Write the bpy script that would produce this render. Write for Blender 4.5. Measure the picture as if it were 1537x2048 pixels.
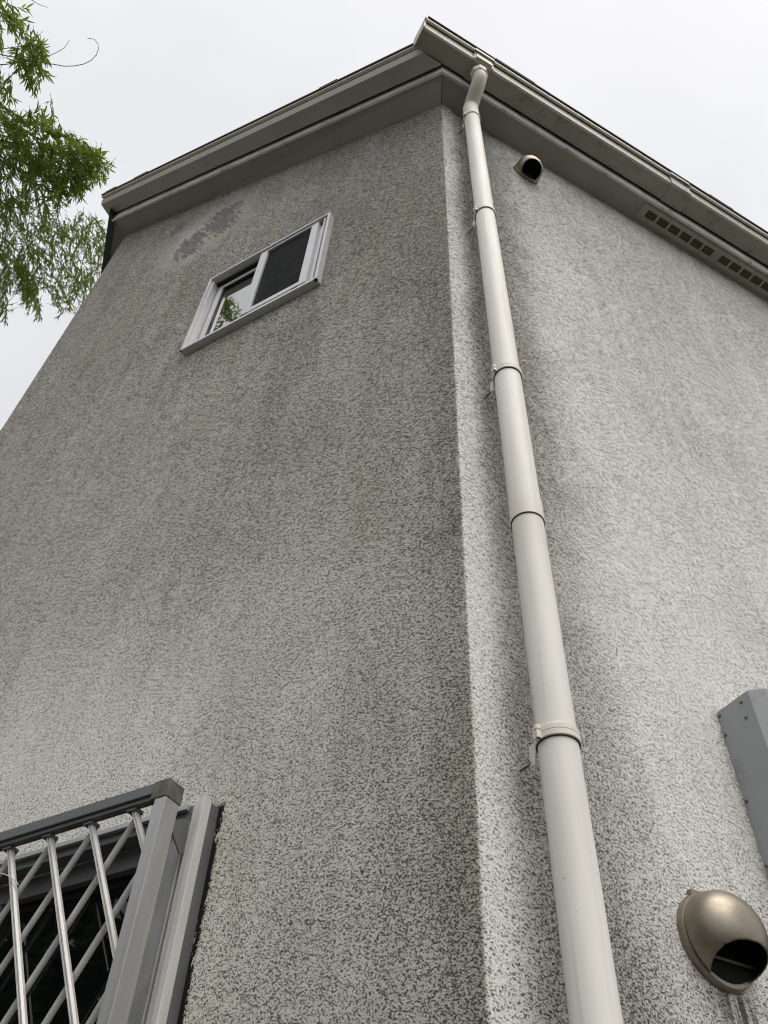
import bpy, bmesh, math, random
from mathutils import Vector, Matrix
R = math.radians
for o in list(bpy.data.objects): bpy.data.objects.remove(o)
scene = bpy.context.scene
COL = scene.collection

# ------------------------------------------------------------------ camera
cam_d = bpy.data.cameras.new('camera'); cam = bpy.data.objects.new('camera', cam_d); COL.objects.link(cam)
CR = Vector((0.86931, 0.49301, 0.03525)); CU = Vector((0.35462, -0.67179, 0.65034)); CF = Vector((-0.34430, 0.55284, 0.75883))
cam.matrix_world = Matrix(((CR.x, CU.x, -CF.x, 0.5053), (CR.y, CU.y, -CF.y, -1.1352), (CR.z, CU.z, -CF.z, 1.5), (0, 0, 0, 1)))
cam_d.sensor_fit = 'VERTICAL'; cam_d.sensor_height = 24.0; cam_d.lens = 1727.18 / 2048 * 24.0
cam_d.clip_start = 0.05; cam_d.clip_end = 500
scene.camera = cam

# ------------------------------------------------------------------ world, sun
SUN_AZ, SUN_EL = R(-30), R(62)
sund = Vector((math.cos(SUN_AZ)*math.cos(SUN_EL), math.sin(SUN_AZ)*math.cos(SUN_EL), math.sin(SUN_EL)))
w = bpy.data.worlds.new("World"); scene.world = w; w.use_nodes = True
nt = w.node_tree; nt.nodes.clear()
def wn(t, **k):
    n = nt.nodes.new(t)
    for a, b in k.items(): setattr(n, a, b)
    return n
sky = wn('ShaderNodeTexSky', sky_type='NISHITA', sun_disc=False)
sky.sun_elevation = SUN_EL; sky.sun_rotation = R(90) - SUN_AZ
sky.dust_density = 4.0
bg1 = wn('ShaderNodeBackground'); bg1.inputs[1].default_value = 0.03
nt.links.new(sky.outputs[0], bg1.inputs[0])
tc = wn('ShaderNodeTexCoord')
# overcast layer: soft cloud noise plus the bright patch of cloud in front of the sun
dot = wn('ShaderNodeVectorMath', operation='DOT_PRODUCT'); nt.links.new(tc.outputs['Generated'], dot.inputs[0]); dot.inputs[1].default_value = sund
mx = wn('ShaderNodeMath', operation='MAXIMUM'); nt.links.new(dot.outputs['Value'], mx.inputs[0]); mx.inputs[1].default_value = 0
pw = wn('ShaderNodeMath', operation='POWER'); nt.links.new(mx.outputs[0], pw.inputs[0]); pw.inputs[1].default_value = 4
gl = wn('ShaderNodeMath', operation='MULTIPLY'); nt.links.new(pw.outputs[0], gl.inputs[0]); gl.inputs[1].default_value = .16
nz = wn('ShaderNodeTexNoise'); nt.links.new(tc.outputs['Generated'], nz.inputs[0]); nz.inputs['Scale'].default_value = 2.6; nz.inputs['Detail'].default_value = 3
mr = wn('ShaderNodeMapRange'); nt.links.new(nz.outputs[0], mr.inputs[0]); mr.inputs[1].default_value = .3; mr.inputs[2].default_value = .7; mr.inputs[3].default_value = .72; mr.inputs[4].default_value = .85
ad = wn('ShaderNodeMath', operation='ADD'); nt.links.new(mr.outputs[0], ad.inputs[0]); nt.links.new(gl.outputs[0], ad.inputs[1])
bg2 = wn('ShaderNodeBackground'); bg2.inputs[0].default_value = (1.0, .992, .992, 1)
nt.links.new(ad.outputs[0], bg2.inputs[1])
adds = wn('ShaderNodeAddShader'); nt.links.new(bg1.outputs[0], adds.inputs[0]); nt.links.new(bg2.outputs[0], adds.inputs[1])
wo = wn('ShaderNodeOutputWorld'); nt.links.new(adds.outputs[0], wo.inputs[0])
sl = bpy.data.lights.new('sun', 'SUN'); so = bpy.data.objects.new('sun', sl); COL.objects.link(so)
sl.energy = 1.8; sl.angle = R(46); sl.color = (1, .955, .88)
so.rotation_euler = sund.to_track_quat('Z', 'Y').to_euler()
scene.view_settings.view_transform = 'Standard'; scene.view_settings.look = 'None'
scene.view_settings.exposure = 0.0; scene.view_settings.gamma = 1
scene.render.engine = 'CYCLES'; scene.cycles.pixel_filter_type = 'BLACKMAN_HARRIS'; scene.cycles.filter_width = 1.1
scene.render.resolution_x = 768; scene.render.resolution_y = 1024

# ------------------------------------------------------------------ node helper
class NT:
    def __init__(s, name):
        s.m = bpy.data.materials.new(name); s.m.use_nodes = True; s.t = s.m.node_tree
        s.b = s.t.nodes['Principled BSDF']
    def n(s, t, **k):
        x = s.t.nodes.new(t)
        for a, b in k.items(): setattr(x, a, b)
        return x
    def set(s, sock, v):
        if isinstance(v, (int, float)): sock.default_value = v
        elif isinstance(v, (tuple, list, Vector)):
            v = tuple(v); sock.default_value = v + (1,) if len(v) == 3 and sock.type == 'RGBA' else v
        else: s.t.links.new(v, sock)
    def M(s, op, a, b=0.0, c=0.0, clamp=False):
        x = s.n('ShaderNodeMath', operation=op, use_clamp=clamp)
        s.set(x.inputs[0], a); s.set(x.inputs[1], b); s.set(x.inputs[2], c); return x.outputs[0]
    def add(s, *a):
        r = a[0]
        for b in a[1:]: r = s.M('ADD', r, b)
        return r
    def mul(s, *a):
        r = a[0]
        for b in a[1:]: r = s.M('MULTIPLY', r, b)
        return r
    def step(s, v, a, b, lo=0.0, hi=1.0):
        x = s.n('ShaderNodeMapRange', interpolation_type='SMOOTHSTEP'); s.set(x.inputs[0], v)
        for i, q in enumerate((a, b, lo, hi)): s.set(x.inputs[i+1], q)
        return x.outputs[0]
    def gauss(s, v, c, sg):
        d = s.M('DIVIDE', s.M('SUBTRACT', v, c), sg); return s.M('EXPONENT', s.mul(d, d, -1.0))
    def noise(s, vec, scale, det=2, rough=.5, dist=0.0, sc3=None):
        if sc3:
            mp = s.n('ShaderNodeMapping'); s.set(mp.inputs[0], vec); mp.inputs['Scale'].default_value = sc3; vec = mp.outputs[0]
        x = s.n('ShaderNodeTexNoise'); s.set(x.inputs['Vector'], vec)
        x.inputs['Scale'].default_value = scale; x.inputs['Detail'].default_value = det
        x.inputs['Roughness'].default_value = rough; x.inputs['Distortion'].default_value = dist
        return x.outputs[0]
    def rotscale(s, vec, ang, sx, sy):
        m1 = s.n('ShaderNodeMapping'); s.set(m1.inputs[0], vec); m1.inputs['Rotation'].default_value = (0, 0, ang)
        m2 = s.n('ShaderNodeMapping'); s.set(m2.inputs[0], m1.outputs[0]); m2.inputs['Scale'].default_value = (sx, sy, 1); return m2.outputs[0]
    def mix(s, f, a, b):
        x = s.n('ShaderNodeMix', data_type='RGBA'); s.set(x.inputs[0], f); s.set(x.inputs[6], a); s.set(x.inputs[7], b); return x.outputs[2]
    def bump(s, h, st=.5, d=.002):
        x = s.n('ShaderNodeBump'); s.set(x.inputs['Height'], h); x.inputs['Strength'].default_value = st; x.inputs['Distance'].default_value = d
        s.t.links.new(x.outputs[0], s.b.inputs['Normal'])
    def P(s, **k):
        for a, v in k.items(): s.set(s.b.inputs[a.replace('_', ' ')], v)
        return s.m
    def obj(s): return s.n('ShaderNodeTexCoord').outputs['Object']

def simple(name, col, rough=.6, var=.12, scale=6, metal=0.0, dirt=None, dscale=25, dlo=.55, dhi=.75, spec=.4, fine=0.0):
    a = NT(name); o = a.obj()
    n1 = a.noise(o, scale, 4, .6)
    c = a.mix(a.step(n1, .3, .7), tuple(x*(1-var) for x in col), tuple(min(1, x*(1+var)) for x in col))
    if dirt:
        n2 = a.noise(o, dscale, 5, .7)
        c = a.mix(a.step(n2, dlo, dhi), c, dirt)
    if fine: a.bump(a.noise(o, fine, 3), .25, .001)
    a.P(Base_Color=c, Roughness=a.step(n1, .2, .8, rough*.85, min(1, rough*1.15)), Metallic=metal, Specular_IOR_Level=spec)
    return a.m

# ------------------------------------------------------------------ stucco
def stucco():
    a = NT('stucco')
    uv = a.n('ShaderNodeUVMap', uv_map='UVMap').outputs[0]
    sp = a.n('ShaderNodeSeparateXYZ'); a.set(sp.inputs[0], uv); u, v = sp.outputs[0], sp.outputs[1]
    left = a.step(u, .004, -.004); right = a.M('SUBTRACT', 1.0, left)
    big = a.noise(uv, 1.0, 4, .6, sc3=(1.5, .8, 1)); med = a.noise(uv, 1.0, 4, .65, sc3=(7, 3.2, 1)); strk = a.noise(uv, 1.0, 3, .6, sc3=(16, .9, 1))
    wob = a.mul(a.M('SUBTRACT', a.noise(uv, 1.0, 3, .6, sc3=(3, 2, 1)), .5), .25)
    uw = a.add(u, wob)
    # dirt on the left face; height terms also paint in eave shade
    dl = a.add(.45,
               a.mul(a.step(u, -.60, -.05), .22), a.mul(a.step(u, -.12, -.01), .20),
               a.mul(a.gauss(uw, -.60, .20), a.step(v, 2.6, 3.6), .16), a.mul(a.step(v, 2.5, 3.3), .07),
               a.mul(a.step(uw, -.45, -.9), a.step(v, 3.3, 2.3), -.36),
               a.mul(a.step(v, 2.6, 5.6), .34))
    # dirt on the right face; its height term paints shade toward the eave
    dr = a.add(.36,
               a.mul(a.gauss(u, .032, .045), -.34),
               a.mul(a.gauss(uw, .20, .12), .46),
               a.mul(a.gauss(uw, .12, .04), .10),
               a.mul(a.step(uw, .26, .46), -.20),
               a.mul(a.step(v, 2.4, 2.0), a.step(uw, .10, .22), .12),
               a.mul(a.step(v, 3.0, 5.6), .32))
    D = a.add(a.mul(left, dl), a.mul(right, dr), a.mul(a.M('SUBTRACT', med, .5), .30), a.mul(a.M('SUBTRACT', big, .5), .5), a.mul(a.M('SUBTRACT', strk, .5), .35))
    # rain streaks under the lower vent cowl and smudges under the upper one
    s1 = a.mul(a.gauss(u, .475, .045), a.step(v, 2.075, 2.045), a.step(v, 1.6, 1.98), a.step(a.noise(uv, 1.0, 3, .6, sc3=(95, 5, 1)), .40, .58))
    s2 = a.mul(a.gauss(u, .47, .05), a.step(v, 5.66, 5.62), a.step(v, 5.45, 5.6), .5)
    D = a.add(D, a.mul(s1, .45), s2)
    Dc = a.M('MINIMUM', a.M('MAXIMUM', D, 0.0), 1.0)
    # specks: pits of the sprayed texture, slightly slanted
    fine = a.noise(a.rotscale(uv, R(14), 285, 370), 1.0, 4, .82)
    mid = a.noise(a.rotscale(uv, R(14), 170, 215), 1.0, 4, .9)
    coarse = a.noise(a.rotscale(uv, R(14), 105, 130), 1.0, 4, .95)
    def cell(sc):
        x = a.n('ShaderNodeTexVoronoi'); a.set(x.inputs['Vector'], a.rotscale(uv, R(14), sc*.8, sc)); x.inputs['Scale'].default_value = 1.0
        y = a.n('ShaderNodeSeparateXYZ'); a.set(y.inputs[0], x.outputs['Color']); return a.M('SUBTRACT', y.outputs[0], .5)
    wv = a.step(v, 2.0, 3.7); wv2 = a.step(v, 3.3, 5.4)
    wf = a.M('SUBTRACT', 1.0, a.mul(wv, .75)); wc = a.mul(wv2, .85)
    f1 = a.add(.5, a.mul(a.M('SUBTRACT', fine, .5), wf, .62), a.mul(cell(360), wf, .12), a.mul(cell(190), wv, .13), a.mul(cell(120), wc, .095), a.mul(a.M('SUBTRACT', mid, .5), a.add(.40, a.mul(wv, .62)), a.M('SUBTRACT', 1.0, a.mul(wv2, .6))), a.mul(a.M('SUBTRACT', coarse, .5), wc))
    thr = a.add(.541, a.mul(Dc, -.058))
    # a trowelled smooth patch under the gable, where the spray coat is missing
    ex = a.M('DIVIDE', a.M('SUBTRACT', u, -1.50), .34); ez = a.M('DIVIDE', a.M('SUBTRACT', v, 6.18), .38)
    sm = a.step(a.M('SQRT', a.add(a.mul(ex, ex), a.mul(ez, ez))), 1.25, .35)
    stn = a.noise(a.rotscale(uv, R(61), 7, 48), 1.0, 4, .7)
    def blob(cu, cv, ru, rv, rot):
        c_, s_ = math.cos(rot), math.sin(rot)
        du = a.M('SUBTRACT', u, cu); dv = a.M('SUBTRACT', v, cv)
        p = a.M('DIVIDE', a.add(a.mul(du, c_), a.mul(dv, s_)), ru); q = a.M('DIVIDE', a.add(a.mul(du, -s_), a.mul(dv, c_)), rv)
        return a.M('SQRT', a.add(a.mul(p, p), a.mul(q, q)))
    bl = a.M('MINIMUM', blob(-1.38, 6.23, .13, .26, .30), a.M('MINIMUM', blob(-1.57, 6.10, .12, .19, .1), blob(-1.80, 6.58, .06, .09, .3)))
    bl = a.add(bl, a.mul(a.M('SUBTRACT', stn, .5), 3.0), a.mul(a.M('SUBTRACT', a.noise(uv, 1.0, 3, .6, sc3=(7, 7, 1)), .5), 1.2), a.mul(a.M('SUBTRACT', a.noise(uv, 48, 3, .7), .5), 1.6))
    patch = a.step(bl, .96, .84)
    speck = a.mul(a.step(f1, a.M('SUBTRACT', thr, .002), a.add(thr, .026)), a.M('SUBTRACT', 1.0, a.mul(sm, .8)), a.M('SUBTRACT', 1.0, patch))
    tint = a.step(a.noise(uv, 1.0, 3, .6, sc3=(4.5, .8, 1)), .42, .62)
    tint = a.mul(tint, a.step(left, 0, 1, .25, .8))
    clean = a.mix(tint, (.87, .86, .83), (.86, .845, .765))
    grim_shade = a.mix(tint, (.295, .282, .25), (.265, .258, .165))
    base = a.mix(a.M('MAXIMUM', a.mul(a.M('SUBTRACT', Dc, .16), 1.02), 0.0), clean, grim_shade)
    grain = a.noise(uv, 520, 2, .6)
    cg = a.add(cell(260), a.mul(cell(110), .8)); base = a.mix(a.step(cg, .9, -.9, 0, .22), base, (.11, .107, .098))
    base = a.mix(a.step(grain, .35, .7), base, a.mix(.22, base, (.85, .85, .82)))
    pit = a.mix(tint, (.030, .029, .027), (.034, .034, .024))
    c = a.mix(a.mul(speck, .93), base, pit)
    c = a.mix(a.mul(sm, .65), c, a.mix(.3, (.42, .41, .385), c))
    c = a.mix(a.mul(patch, .9), c, a.mix(a.step(stn, .4, .6), (.135, .133, .130), (.19, .187, .18)))
    # brown drip marks under the low cowl, the window sill ends and the pipe anchors
    c = a.mix(a.mul(s1, .8), c, (.075, .062, .045))
    drp = a.add(a.mul(a.gauss(u, -.575, .035), a.step(v, 4.60, 4.57), a.step(v, 3.6, 4.5)), a.mul(a.gauss(u, -1.19, .03), a.step(v, 4.60, 4.57), a.step(v, 3.9, 4.5)), a.mul(a.gauss(u, .085, .008), a.step(v, 2.33, 2.31), a.step(v, 2.05, 2.3)))
    c = a.mix(a.mul(drp, .2), c, (.085, .08, .05))
    # old black sealant grime along the lower window frame
    ej = a.mul(a.M('SUBTRACT', a.noise(uv, 110, 5, .8), .5), .030)
    ue = a.add(u, ej)
    caulk = a.mul(a.step(u, -.545, -.540), a.mul(a.step(ue, -.521, -.525), a.step(a.noise(uv, 1.0, 3, .7, sc3=(40, 14, 1)), .36, .44)), a.step(v, 2.385, 2.372))
    c = a.mix(caulk, c, (.012, .012, .011))
    # weather line by the box and round the vent flange
    e2 = a.mul(a.step(ue, .612, .63), a.step(v, 2.68, 2.65), a.step(f1, .46, .56), .75)
    c = a.mix(e2, c, (.05, .048, .04))
    h = a.add(a.mul(f1, -1.0), a.mul(grain, .18), a.mul(a.noise(uv, 150, 4, .85), .35))
    h = a.mul(h, a.M('SUBTRACT', 1.0, a.mul(patch, .9)))
    a.bump(h, .45, .004)
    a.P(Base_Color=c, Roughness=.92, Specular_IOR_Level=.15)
    return a.m

M = {}
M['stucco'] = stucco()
M['soffit'] = simple('soffit_board', (.35, .342, .315), .75, .07, 2.5, dirt=(.26, .25, .22), dscale=4, dlo=.5, dhi=.85)
M['fascia'] = simple('fascia_paint', (.70, .69, .70), .5, .1, 5, dirt=(.12, .115, .10), dscale=9, dlo=.5, dhi=.78)
M['gutter'] = simple('gutter_vinyl', (.33, .31, .275), .42, .07, 3, dirt=(.17, .15, .12), dscale=14, dlo=.5, dhi=.75, fine=0)
M['lip'] = simple('gutter_lip_vinyl', (.66, .63, .56), .4, .08, 7, dirt=(.3, .27, .22), dscale=22, dlo=.55, dhi=.8)
M['rake'] = simple('bargeboard_paint', (.36, .345, .31), .5, .07, 2, dirt=(.16, .15, .13), dscale=5, dlo=.55, dhi=.9)
M['roof'] = simple('slate_roof', (.075, .075, .07), .8, .3, 30, dirt=(.14, .14, .12), dscale=60)
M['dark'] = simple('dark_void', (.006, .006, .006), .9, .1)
M['darkfascia'] = simple('dark_board', (.025, .027, .026), .7, .2)
M['screw'] = simple('screw_steel', (.16, .155, .15), .35, .2, 60, metal=.9)
M['mesh'] = simple('vent_mesh', (.10, .082, .05), .9, .35, 240)
M['ventplate'] = simple('vent_plate', (.40, .385, .33), .6, .1, 8, dirt=(.28, .19, .12), dscale=7, dlo=.6, dhi=.85)

def pipe_mat():
    a = NT('downpipe_vinyl'); o = a.obj()
    n1 = a.noise(o, 1.0, 4, .6, sc3=(22, 22, 3)); n2 = a.noise(o, 120, 3, .6); n3 = a.noise(o, 3, 3, .6)
    c = a.mix(a.step(n1, .3, .75), (.80, .785, .735), (.72, .70, .645))
    c = a.mix(a.mul(a.step(n3, .52, .75), .5), c, (.68, .645, .57))
    c = a.mix(a.mul(a.step(n2, .70, .74), .75), c, (.22, .20, .17))
    c = a.mix(a.mul(a.step(a.noise(o, 1.0, 4, .7, sc3=(55, 55, 1.1)), .50, .72), .38), c, (.50, .475, .41))
    a.bump(a.noise(o, 40, 2), .04, .001)
    return a.P(Base_Color=c, Roughness=.52, Specular_IOR_Level=.35)
M['pipe'] = pipe_mat()
M['ring'] = simple('clamp_vinyl', (.74, .70, .63), .45, .06, 30, dirt=(.5, .42, .34), dscale=40, dlo=.58, dhi=.8)
M['elbow'] = simple('elbow_vinyl', (.62, .60, .53), .5, .06, 12, dirt=(.33, .31, .26), dscale=9, dlo=.48, dhi=.75)

def steel_hood():
    a = NT('brushed_steel'); o = a.obj()
    n1 = a.noise(o, 1.0, 3, .6, sc3=(30, 30, 420)); n2 = a.noise(o, 14, 4, .6)
    c = a.mix(a.step(n2, .35, .7), (.31, .275, .225), (.235, .205, .165))
    a.bump(n1, .05, .0006)
    return a.P(Base_Color=c, Roughness=a.step(n1, .2, .8, .38, .50), Metallic=1.0)
M['steel'] = steel_hood()

def alu(name, c0, rough=.4, metal=.65):
    a = NT(name); o = a.obj()
    n = a.noise(o, 1.0, 3, .6, sc3=(60, 60, 5)); n2 = a.noise(o, 35, 5, .7)
    c = a.mix(a.step(n, .3, .7), tuple(x*.92 for x in c0), tuple(min(1, x*1.06) for x in c0))
    c = a.mix(a.mul(a.step(n2, .62, .8), .35), c, (.2, .19, .16))
    return a.P(Base_Color=c, Roughness=a.step(n, .2, .8, rough*.85, rough*1.15), Metallic=metal)
M['alu'] = alu('silver_aluminium', (.47, .472, .475), .42, .6)
M['alubar'] = alu('bar_aluminium', (.64, .635, .62), .5, .3)
M['aluwhite'] = alu('window_aluminium', (.62, .62, .64), .45, .25)
M['grey'] = simple('grey_paint_steel', (.30, .31, .33), .5, .05, 3, dirt=(.22, .22, .22), dscale=9)
M['cap'] = simple('weathered_cap', (.10, .10, .085), .6, .3, 60, dirt=(.17, .165, .13), dscale=45, dlo=.45)
M['rail'] = simple('grey_rail', (.15, .155, .16), .45, .06, 8, metal=.3)
M['rubber'] = simple('gasket', (.015, .015, .015), .6, .2)

def glass(name, base=(.004, .005, .005), ior=1.9, r=.02, wave=.0):
    a = NT(name); o = a.obj()
    if wave: a.bump(a.noise(o, 3.0, 1), wave, .01)
    return a.P(Base_Color=a.mix(a.step(a.noise(o, 5, 2), .3, .7), base, tuple(x*1.5 for x in base)), Roughness=r, IOR=ior, Specular_IOR_Level=.5)
M['glass_up'] = glass('window_glass', ior=6.0, wave=.02)
M['glass_low'] = glass('dark_window_glass', ior=1.45, wave=.02)
def screen_mat():
    a = NT('insect_screen'); o = a.obj()
    n = a.noise(o, 24, 2, .5); c = a.mix(a.step(n, .4, .62), (.012, .014, .014), (.022, .023, .024))
    return a.P(Base_Color=c, Roughness=.85, Specular_IOR_Level=.1, Alpha=.86)
M['screen'] = screen_mat()
def leaf_mat():
    a = NT('bamboo_leaf'); o = a.obj(); oi = a.n('ShaderNodeObjectInfo')
    at = a.n('ShaderNodeAttribute', attribute_name='leafvar').outputs['Fac']
    c = a.mix(at, (.10, .14, .02), (.25, .29, .055))
    c = a.mix(a.step(at, .93, 1.0), c, (.32, .27, .10))
    a.P(Base_Color=c, Roughness=.5, Specular_IOR_Level=.3)
    tr = a.n('ShaderNodeBsdfTranslucent'); a.set(tr.inputs[0], a.mix(.5, c, (.22, .36, .03)))
    ms = a.n('ShaderNodeMixShader'); ms.inputs[0].default_value = .45
    out = a.t.nodes['Material Output']
    a.t.links.new(a.b.outputs[0], ms.inputs[1]); a.t.links.new(tr.outputs[0], ms.inputs[2]); a.t.links.new(ms.outputs[0], out.inputs[0])
    return a.m
M['leaf'] = leaf_mat()
M['culm'] = simple('bamboo_culm', (.10, .11, .05), .5, .3, 12)
M['twig'] = simple('bamboo_twig', (.10, .085, .055), .7, .3, 30)

# ------------------------------------------------------------------ mesh helpers
PH = R(58.1739)
DR = Vector((math.cos(PH), math.sin(PH), 0)); NR = Vector((math.sin(PH), -math.cos(PH), 0))
UP = Vector((0, 0, 1))
def RW(t, o, z): return DR*t + NR*o + UP*z           # point on the right face: along, outwards, height
def LW(x, o, z): return Vector((x, -o, z))           # point on the left face
def mesh(name, verts, faces, mats, parent=None, smooth=False, uvs=None, midx=None, loc=None):
    me = bpy.data.meshes.new(name); me.from_pydata([tuple(v) for v in verts], [], faces)
    for m in (mats if isinstance(mats, list) else [mats]): me.materials.append(m)
    if midx:
        for p, i in zip(me.polygons, midx): p.material_index = i
    if uvs is not None:
        l = me.uv_layers.new(name='UVMap')
        for p in me.polygons:
            for li, q in zip(p.loop_indices, uvs[p.index]): l.data[li].uv = q
    if smooth:
        for p in me.polygons: p.use_smooth = True
    me.update(); ob = bpy.data.objects.new(name, me); COL.objects.link(ob)
    if parent: ob.parent = parent
    return ob
class MB:
    def __init__(s): s.v = []; s.f = []
    def box(s, P, a, b, c):           # P corner, three edge vectors
        n = len(s.v); P = Vector(P); a, b, c = Vector(a), Vector(b), Vector(c)
        if a.cross(b).dot(c) < 0: a, b = b, a
        s.v += [P, P+a, P+a+b, P+b, P+c, P+a+c, P+a+b+c, P+b+c]
        s.f += [tuple(n+i for i in q) for q in ((3,2,1,0),(4,5,6,7),(0,1,5,4),(1,2,6,5),(2,3,7,6),(3,0,4,7))]; return s
    def lbox(s, x0, x1, o0, o1, z0, z1): return s.box((x0, -o0, z0), (x1-x0, 0, 0), (0, -(o1-o0), 0), (0, 0, z1-z0))
    def rbox(s, t0, t1, o0, o1, z0, z1): return s.box(RW(t0, o0, z0), DR*(t1-t0), NR*(o1-o0), UP*(z1-z0))
    def tube(s, pts, r, n=10, caps=True, ref=None):
        pts = [Vector(p) for p in pts]; r = r if isinstance(r, list) else [r]*len(pts)
        b = len(s.v); ref = Vector(ref or (.31, .2, .93)); pa = None
        for i, p in enumerate(pts):
            d = (pts[min(i+1, len(pts)-1)] - pts[max(i-1, 0)]).normalized()
            if pa is None:
                pa = ref.cross(d)
                if pa.length < .05: pa = Vector((1, 0, 0)).cross(d)
            pa = (pa - d*pa.dot(d)).normalized(); q = d.cross(pa)
            for k in range(n):
                t = 2*math.pi*k/n; s.v.append(p + (pa*math.cos(t) + q*math.sin(t))*r[i])
        for i in range(len(pts)-1):
            for k in range(n):
                k2 = (k+1) % n; s.f.append((b+i*n+k, b+i*n+k2, b+(i+1)*n+k2, b+(i+1)*n+k))
        if caps:
            s.f.append(tuple(b+k for k in reversed(range(n)))); e = b+(len(pts)-1)*n; s.f.append(tuple(e+k for k in range(n)))
        return s
    def sweep(s, A, B, caps=True):    # prism between two matching outlines
        b = len(s.v); n = len(A); s.v += [Vector(p) for p in A] + [Vector(p) for p in B]
        for k in range(n):
            k2 = (k+1) % n; s.f.append((b+k, b+k2, b+n+k2, b+n+k))
        if caps: s.f.append(tuple(b+k for k in reversed(range(n)))); s.f.append(tuple(b+n+k for k in range(n)))
        return s
    def sphere(s, c, r, n=8, m=5):
        c = Vector(c); b = len(s.v)
        for i in range(1, m):
            ph = math.pi*i/m
            for k in range(n):
                t = 2*math.pi*k/n; s.v.append(c + Vector((math.sin(ph)*math.cos(t), math.sin(ph)*math.sin(t), math.cos(ph)))*r)
        s.v += [c+UP*r, c-UP*r]
        for i in range(m-2):
            for k in range(n): k2 = (k+1) % n; s.f.append((b+i*n+k, b+(i+1)*n+k, b+(i+1)*n+k2, b+i*n+k2))
        t_ = b+(m-1)*n
        for k in range(n): k2 = (k+1) % n; s.f.append((t_, b+k, b+k2)); s.f.append((t_+1, b+(m-2)*n+k2, b+(m-2)*n+k))
        return s
    def build(s, name, mat, parent=None, smooth=False, bevel=0, auto=False):
        ob = mesh(name, s.v, s.f, mat, parent, smooth)
        bm = bmesh.new(); bm.from_mesh(ob.data); bmesh.ops.recalc_face_normals(bm, faces=bm.faces)
        if bevel: bmesh.ops.bevel(bm, geom=[e for e in bm.edges if len(e.link_faces) == 2 and e.calc_face_angle(0) > .6], offset=bevel, segments=2, affect='EDGES', profile=.6)
        bm.to_mesh(ob.data); bm.free()
        if auto:
            for p in ob.data.polygons: p.use_smooth = True
            try: ob.data.set_sharp_from_angle(angle=R(38))
            except Exception: pass
        return ob
def tag(o, label=None, cat=None, group=None, kind=None):
    if label: o['label'] = label
    if cat: o['category'] = cat
    if group: o['group'] = group
    if kind: o['kind'] = kind
    return o
def empty(name, loc=(0, 0, 0)):
    # parts are modelled in world coordinates, so the root stays at the origin of its parts unless shifted below
    o = bpy.data.objects.new(name, None); COL.objects.link(o); o.location = loc; o.empty_display_size = .2; return o
def rebase(root, loc):
    """move a thing's root to its base without moving its parts"""
    loc = Vector(loc); root.location = loc
    def kids(o): return [c for c in bpy.data.objects if c.parent == o]
    for c in kids(root): c.location = c.location - loc

# ------------------------------------------------------------------ ground
ZT = 6.0304; W = 2.4183; SL = .4879
g = mesh('ground', [(-300,-300,0),(300,-300,0),(300,300,0),(-300,300,0)], [(0,1,2,3)], simple('gravel_soil', (.085, .08, .065), .95, .3, 9, dirt=(.08, .10, .04), dscale=1.2, dlo=.45, dhi=.7, fine=120))
tag(g, kind='structure')
pv = MB(); pv.sweep([LW(-6, .02, .0), LW(-6, 1.1, 0), Vector((.6, -1.1, 0)), RW(6, 1.1, 0), RW(6, .02, 0), Vector((.01, -.02, 0))],
                    [LW(-6, .02, .06), LW(-6, 1.1, .06), Vector((.6, -1.1, .06)), RW(6, 1.1, .06), RW(6, .02, .06), Vector((.01, -.02, .06))])
tag(pv.build('path', simple('asphalt_path', (.06, .06, .058), .9, .15, 5, dirt=(.04, .045, .03), dscale=3, fine=90)), kind='structure')

# ------------------------------------------------------------------ house
house = empty('house'); tag(house, 'pale speckled stucco house with grey eaves, seen up its obtuse corner', 'house')
C0 = Vector((0, 0, 0)); C1 = Vector((-W, 0, 0)); T3 = Vector((-.743, .669, 0)); C2 = C1 + T3*3
RE = 8.0
zl = lambda x: ZT + .02 - SL*x      # wall top under the rake
# walls
rb = .010
vs, fs, uvs = [], [], []
def quad(pts, uv):
    n = len(vs); vs.extend(pts); fs.append(tuple(range(n, n+len(pts)))); uvs.append(uv)
def lq(x0, x1, z0, z1a, z1b):
    quad([LW(x0,0,z0), LW(x1,0,z0), LW(x1,0,z1b), LW(x0,0,z1a)], [(x0,z0),(x1,z0),(x1,z1b),(x0,z1a)])
OPL = (-1.62, -.556, 1.25, 2.36); OPU = (-1.203, -.556, 4.608, 5.250)
for x0, x1 in ((-W, OPL[0]), (OPL[0], OPU[0]), (OPU[0], OPL[1]), (OPL[1], OPU[1]), (OPU[1], -rb*1.2)):
    top = lambda x: zl(x)
    holes = []
    if x0 >= OPL[0]-1e-6 and x1 <= OPL[1]+1e-6: holes.append(OPL[2:])
    if x0 >= OPU[0]-1e-6 and x1 <= OPU[1]+1e-6: holes.append(OPU[2:])
    z = 0
    for a_, b_ in holes: lq(x0, x1, z, a_, a_); z = b_
    lq(x0, x1, z, top(x0), top(x1))
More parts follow.
